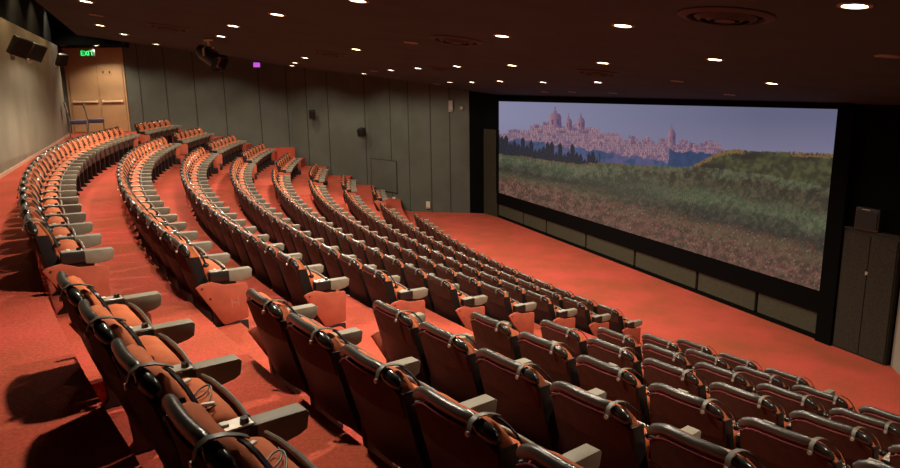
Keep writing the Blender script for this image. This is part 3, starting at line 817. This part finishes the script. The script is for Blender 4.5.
# speakers on the left wall
def speaker(label, loc, rz, tilt, size, n, dist, roll=0.0):
    t = thing('wall_speaker', label, 'speaker', loc, rz, 'black speakers on the walls')
    R = Matrix.Rotation(roll, 3, 'Y') @ Matrix.Rotation(tilt, 3, 'X')
    w, d, h = size
    bm = bmesh.new(); rbox(bm, (0, 0, 0), (w, d, h), 0.015, 2, R); obj('cabinet', bm, M['black'], t)
    bm = bmesh.new(); c = R @ Vector((0, -d/2-0.008, 0)); rbox(bm, c, (w*0.9, 0.016, h*0.9), 0.006, 1, R); obj('grille', bm, M['shell'], t)
    bm = bmesh.new(); tube(bm, [(0, d*0.3, -h*0.1), (0, d/2+dist*0.6, -h*0.45), (0, d/2+dist, -h*0.45)], 0.018, 8)
    rbox(bm, (0, d/2+dist, -h*0.45), (0.09, 0.02, 0.16), 0.004, 1); obj('bracket', bm, M['greyvinyl'], t)
wang = math.atan2(nl.y, nl.x)+PI/2
for lab, ray, sl, off, yaw in (('leftmost black box speaker tilted on the beige wall', -0.6034, 0.0679, 0.40, -0.85), ('second black box speaker along the beige wall, right of the leftmost', -0.5818, 0.0608, 0.40, -0.85), ('small black speaker at the far end of the beige wall near the doors', -0.5465, 0.0493, 0.34, -0.7)):
    A_ = LW_a + nl*off; k_ = (ray*A_.y - A_.x)/(LWd.x - ray*LWd.y); P = A_ + LWd*k_
    speaker(lab, (P.x, P.y, 1.928+sl*P.y), wang+yaw, math.radians(24), (0.38, 0.16, 0.42), nl, 0.22, 0.30 if off > 0.35 else 0.0)

# two stacked chairs against the left wall
P = Vector((-14.45, 27.0))
for lvl, lab in ((0, 'blue-seated spare chair by the beige wall, the one behind, nearer the doors'), (1, 'blue-seated spare chair against the beige wall, the front one of two')):
    q = P + nl*(0.62 - 0.55*lvl) - LWd*(0.95*lvl)
    t = thing('spare_chair', lab, 'chair', (q.x, q.y, zrow(-1)), math.atan2(nl.y, nl.x)-PI/2+0.05, 'blue-seated chairs by the wall')
    t.scale = (1.12, 1.12, 1.12)
    bm = bmesh.new(); rbox(bm, (0, 0.02, 0.52), (0.50, 0.50, 0.14), 0.035, 3); obj('seat', bm, M['blue'], t)
    bm = bmesh.new(); rbox(bm, (0, -0.30, 1.00), (0.48, 0.05, 0.36), 0.02, 2, Matrix.Rotation(math.radians(10), 3, 'X')); obj('backrest', bm, M['greyvinyl'], t)
    for sx in (-1, 1):
        bm = bmesh.new(); tube(bm, [(sx*0.26, 0.27, 0.0), (sx*0.255, 0.24, 0.52)], 0.014, 8); obj('leg', bm, M['metal'], t)
        bm = bmesh.new(); tube(bm, [(sx*0.262, -0.27, 0.0), (sx*0.255, -0.23, 0.52), (sx*0.25, -0.27, 0.8), (sx*0.235, -0.335, 1.18)], 0.014, 8); obj('leg', bm, M['metal'], t)

# small fittings on the far wall
def on_seg(a, b, ray):
    # point of the wall line a-b where x = ray*y
    d = b-a; t_ = (ray*a.y-a.x)/(d.x-ray*d.y); return a+d*t_
def seg_n(a, b):
    d = (b-a).normalized(); n = Vector((d.y, -d.x)); return n if n.dot(-a) > 0 else -n
for lab, a, b, ray, z in (('black speaker on the grey-green wall, the upper left of two', E3, C2, -0.1905, 0.92), ('black speaker on the grey-green wall, the lower right of two', E2, E3, -0.1165, 0.12)):
    p = on_seg(a, b, ray); n = seg_n(a, b); q = p + n*0.36
    speaker(lab, (q.x, q.y, z), math.atan2(n.y, n.x)+PI/2+0.5, math.radians(14), (0.28, 0.30, 0.34), n, 0.2)
a, b = E2, E3; n = seg_n(a, b)
p0, p1 = a+(b-a)*0.34, a+(b-a)*0.93
hatch = thing('access_hatch', 'square flush hatch outlined on the grey-green wall below the lower speaker', 'hatch', (*((p0+p1)/2+n*0.024), -1.77), math.atan2((b-a).y, (b-a).x))
L_ = (p1-p0).length
bm = bmesh.new(); rbox(bm, (0, 0, 0), (L_, 0.03, 1.36), 0.006, 1); obj('leaf', bm, M['wall_green'], hatch)
bm = bmesh.new()
for c, s_ in (((0, 0, 0.70), (L_+0.08, 0.02, 0.03)), ((0, 0, -0.70), (L_+0.08, 0.02, 0.03)), ((L_/2+0.025, 0, 0), (0.03, 0.02, 1.40)), ((-L_/2-0.025, 0, 0), (0.03, 0.02, 1.40))): rbox(bm, c, s_)
obj('rim', bm, M['groove'], hatch, False)
def wall_box(name, label, cat, a, b, f, z, size, m, m2):
    n = seg_n(a, b); p = a+(b-a)*f+n*(size[1]/2+0.002)
    t = thing(name, label, cat, (p.x, p.y, z), math.atan2((b-a).y, (b-a).x))
    bm = bmesh.new(); rbox(bm, (0, 0, 0), size, 0.01, 1); obj('housing', bm, m, t)
    bm = bmesh.new(); rbox(bm, (0, 0, -size[2]*0.36), (size[0]*0.7, size[1]*1.3, size[2]*0.2), 0.006, 1); obj('cover', bm, m2, t)
wall_box('wall_socket', 'small pale box low on the grey-green wall, left one', 'fitting', E2, E3, 0.40, -2.80, (0.20, 0.09, 0.28), M['pale'], M['greyvinyl'])
wall_box('wall_socket', 'small pale box low on the grey-green wall, right one nearer the screen', 'fitting', E1, E2, 0.72, -2.85, (0.18, 0.09, 0.30), M['pale'], M['greyvinyl'])
wall_box('wall_lamp', 'unlit pale wall lamp high on the wall left of the screen', 'lamp', E1, E2, 0.30, 1.27, (0.18, 0.10, 0.46), M['greyvinyl'], M['metal'])
wall_box('wall_sensor', 'tiny grey sensor beside the wall lamp left of the screen', 'sensor', E1, E2, 0.12, 1.18, (0.14, 0.07, 0.16), M['greyvinyl'], M['black'])

# ------------------------------------------------------------------ ceiling fittings
nc = Vector((0.12576, 0.03946, 1.0)).normalized()
CROT = nc.to_track_quat('Z', 'Y').to_matrix()
def cbase(x, y): return Vector((x, y, ceil_z(x, y)))
lit = [(2.856, 4.994), (1.737, 7.009), (0.69, 8.902), (3.344, 8.79), (5.057, 10.889), (1.195, 13.012), (2.375, 10.733), (-2.226, 9.367), (-3.484, 11.596), (-4.46, 14.0),
       (-3.578, 17.719), (-4.45, 20.55), (-4.977, 22.5), (-1.733, 13.424), (-0.912, 7.381), (-2.669, 22.397), (-1.519, 18.864), (-0.707, 16.82), (-5.255, 10.457), (-7.175, 14.734), (-7.573, 16.656),
       (-7.898, 19.211), (0.2, 14.786), (0.07, 21.6), (0.70, 20.2), (1.364, 18.24), (2.28, 16.73), (3.17, 14.75)]
lit_unseen = [(0.40, 5.30), (-4.1, 8.40), (-1.45, 4.60), (4.0, 3.0)]
lit_wall = [(-7.9, 12.6), (-9.6, 16.3), (-11.2, 19.9), (-12.6, 23.2)]
lit_void = [(-14.4, 26.6), (-11.8, 27.9), (-9.4, 28.9), (-7.0, 29.3), (-4.9, 28.2)]
dim = [(-0.564, 11.044), (-2.127, 20.292), (-6.156, 12.54), (-0.368, 23.907), (4.073, 12.416), (5.7, 14.1), (2.946, 21.142), (3.476, 19.518), (4.237, 17.879), (4.389, 7.022), (-7.0, 21.2)]
LIGHT_W = 165.0
def ml_ring():
    bm = bmesh.new(); ring_lathe(bm, [(0.085, 0.004), (0.085, -0.012), (0.112, -0.010), (0.116, 0.004)], 28); return finish(bm, 'trim_ring', M['trimring'])
def ml_lens(m):
    bm = bmesh.new(); cyl(bm, (0, 0, -0.006), (0, 0, 0.004), 0.084, 24); return finish(bm, 'lens', m)
RING, LON, LOFF = ml_ring(), ml_lens(M['lens_on']), ml_lens(M['lens_off'])
def downlight(x, y, on, label, grp, power=1.0, z=None, flat=False, cone=138, blend=0.55, col=(1.0, 0.85, 0.66)):
    z = ceil_z(x, y) if z is None else z
    o = thing('ceiling_downlight', label, 'light', (x, y, z), 0, grp)
    if not flat: o.rotation_euler = CROT.to_euler()
    obj('trim_ring', RING, None, o); obj('lens', LON if on else LOFF, None, o)
    if on:
        ld = bpy.data.lights.new('downlight_lamp', 'SPOT'); ld.energy = LIGHT_W*power; ld.color = col
        ld.spot_size = math.radians(cone); ld.spot_blend = blend; ld.shadow_soft_size = 0.06
        l = bpy.data.objects.new('downlight_lamp', ld); COL.objects.link(l)
        l.location = (x, y, z-0.05)
for i, (x, y) in enumerate(lit):
    fr = y > 17.5 and x < -2.0
    sd = 0.62 if x > 2.8 and y < 11.5 else 1.0
    downlight(x, y, True, 'lit warm round downlight recessed in the dark ceiling', 'lit ceiling downlights', 1.7 if fr else sd, None, False, 170 if fr else 138, 0.15 if fr else 0.55)
for i, (x, y) in enumerate(lit_unseen):
    downlight(x, y, True, 'lit warm round downlight recessed in the dark ceiling', 'lit ceiling downlights', 1.4 if i in (0, 2) else 1.0)
for i, (x, y) in enumerate(lit_void):
    downlight(x, y, True, 'lit downlight in the black ceiling void above the farthest seats', 'downlights in the ceiling void', 1.3, void_z(x, y), False, 112, 0.4)
for i, (x, y) in enumerate(lit_wall):
    downlight(x, y, True, 'lit downlight in the black gap above the beige wall', 'downlights above the beige wall', 1.35 if y < 17 else 0.95, void_z(x, y), True, 130, 0.5, (1.0, 0.72, 0.38))
downlight(-14.15, 28.55, True, 'lit downlight under the black soffit above the tan doors', 'downlights at the doors', 1.0, 3.88, True)
downlight(-15.35, 28.3, False, 'unlit downlight under the soffit, left of the EXIT sign', None, 1.0, 3.88, True)
for i, (x, y) in enumerate(dim):
    downlight(x, y, False, 'unlit round downlight recessed in the dark ceiling', 'unlit ceiling downlights')

VENTS = [(2.31, 5.90, 'largest round black ceiling vent, upper right of the picture'), (0.13, 9.92, 'round black ceiling vent in the middle of the ceiling'), (-2.52, 15.20, 'round black ceiling vent over the middle rows, left of centre'),
         (2.65, 12.45, 'round black ceiling vent in front of the screen'), (-5.18, 13.24, 'round black ceiling vent beside the hanging stage spotlight'), (-0.2, 15.9, 'small faint round vent near the screen end of the ceiling')]
for x, y, lab in VENTS:
    k = 1.0 if 'small' not in lab else 0.7
    o = thing('ceiling_vent', lab, 'vent', cbase(x, y), 0, 'round ceiling vents'); o.rotation_euler = CROT.to_euler()
    bm = bmesh.new(); ring_lathe(bm, [(0.30*k, 0.0), (0.31*k, -0.03), (0.385*k, -0.012), (0.39*k, 0.0)], 40); obj('outer_ring', bm, M['ventblack'], o)
    bm = bmesh.new(); cyl(bm, (0, 0, -0.004), (0, 0, 0.0), 0.30*k, 36); obj('backing', bm, M['wall_dark'], o)
    for r in (0.23*k, 0.155*k):
        bm = bmesh.new(); ring_lathe(bm, [(r-0.035*k, -0.045), (r-0.030*k, -0.052), (r+0.02*k, -0.020), (r+0.015*k, -0.012)], 36); obj('cone_ring', bm, M['ventblack'], o)
    bm = bmesh.new(); cyl(bm, (0, 0, -0.05), (0, 0, -0.004), 0.085*k, 24); obj('centre_disc', bm, M['ventblack'], o)

# hanging stage spotlight
sx, sy = -5.12, 15.2
st = thing('stage_spotlight', 'black stage spotlight hanging from the ceiling by a metal bracket', 'spotlight', (sx, sy, ceil_z(sx, sy)), math.radians(-20))
bm = bmesh.new(); rbox(bm, (0, 0, -0.02), (0.18, 0.10, 0.04), 0.006, 1); cyl(bm, (0, 0, -0.02), (0, 0, -0.15), 0.022, 10); obj('bracket', bm, M['white'], st)
Rb = Matrix.Rotation(math.radians(32), 3, 'Y')
def rp(v): return Rb @ Vector(v) + Vector((0.0, 0, -0.36))
bm = bmesh.new()
strip(bm, [(0, -0.19, -0.36), (0, -0.19, -0.20), (0, -0.10, -0.15), (0, 0.10, -0.15), (0, 0.19, -0.20), (0, 0.19, -0.36)], (1, 0, 0), 0.05, 0.012); obj('yoke', bm, M['silver'], st)
bm = bmesh.new(); cyl(bm, rp((-0.30, 0, 0)), rp((-0.18, 0, 0)), 0.11, 20, 0.16); cyl(bm, rp((-0.18, 0, 0)), rp((0.24, 0, 0)), 0.165, 24); ho = obj('housing', bm, M['black'], st)
bm = bmesh.new(); cyl(bm, rp((0.24, 0, 0)), rp((0.25, 0, 0)), 0.145, 20); obj('lens', bm, M['gloss'], st)
for a_ in (0, 1, 2, 3):
    bm = bmesh.new(); ang = a_*PI/2
    c = rp((0.29, 0.170*math.cos(ang), 0.170*math.sin(ang)))
    rbox(bm, c, (0.12, 0.012 if a_ % 2 == 0 else 0.26, 0.26 if a_ % 2 == 0 else 0.012), 0.003, 1, Rb); obj('barn_door', bm, M['shell'], st)
bm = bmesh.new()
for k_ in (-0.10, 0.0, 0.10): rbox(bm, rp((k_, 0, 0.17)), (0.03, 0.20, 0.02), 0.004, 1, Rb)
obj('cooling_fin', bm, M['metal'], ho)
# small purple indicator lamp
pu = thing('indicator_lamp', 'small purple glowing lamp box at the dark top of the far wall', 'lamp', (-5.98, 22.05, 2.78), math.radians(15))
bm = bmesh.new(); rbox(bm, (0, 0.04, 0), (0.26, 0.06, 0.20), 0.01, 1); cyl(bm, (0, 0.04, 0.09), (0, 0.04, 0.16), 0.012, 8); obj('housing', bm, M['black'], pu)
bm = bmesh.new(); rbox(bm, (0, 0.006, 0), (0.20, 0.012, 0.14), 0.004, 1); obj('lit_face', bm, M['purple'], pu)

# ------------------------------------------------------------------ camera, world, render look
cam = bpy.data.cameras.new('camera'); co = bpy.data.objects.new('camera', cam); COL.objects.link(co)
cam.sensor_width = 36.0; cam.lens = 682.68/900*36.0; cam.clip_start = 0.05; cam.clip_end = 200
p_, r_ = 0.208278, -0.01495310
fw = Vector((0, math.cos(p_), -math.sin(p_))); up0 = Vector((0, math.sin(p_), math.cos(p_))); rt0 = Vector((1, 0, 0))
rt = rt0*math.cos(r_) + up0*math.sin(r_); up = -rt0*math.sin(r_) + up0*math.cos(r_)
mw = Matrix((( rt.x, up.x, -fw.x, 0.0), (rt.y, up.y, -fw.y, 0.0), (rt.z, up.z, -fw.z, 1.928), (0, 0, 0, 1)))
co.matrix_world = mw
scene.camera = co

w = bpy.data.worlds.new('World'); scene.world = w; w.use_nodes = True
w.node_tree.nodes['Background'].inputs['Color'].default_value = (0.0, 0.0, 0.0, 1)
w.node_tree.nodes['Background'].inputs['Strength'].default_value = 0.0
scene.view_settings.view_transform = 'Standard'; scene.view_settings.look = 'None'
scene.view_settings.gamma = 1.0; scene.view_settings.exposure = 0.5; scene.view_settings.use_curve_mapping = False
scene.cycles.use_denoising = True
scene.cycles.max_bounces = 5; scene.cycles.diffuse_bounces = 2; scene.cycles.glossy_bounces = 3
scene.cycles.sample_clamp_indirect = 4.0
scene.cycles.use_light_tree = True
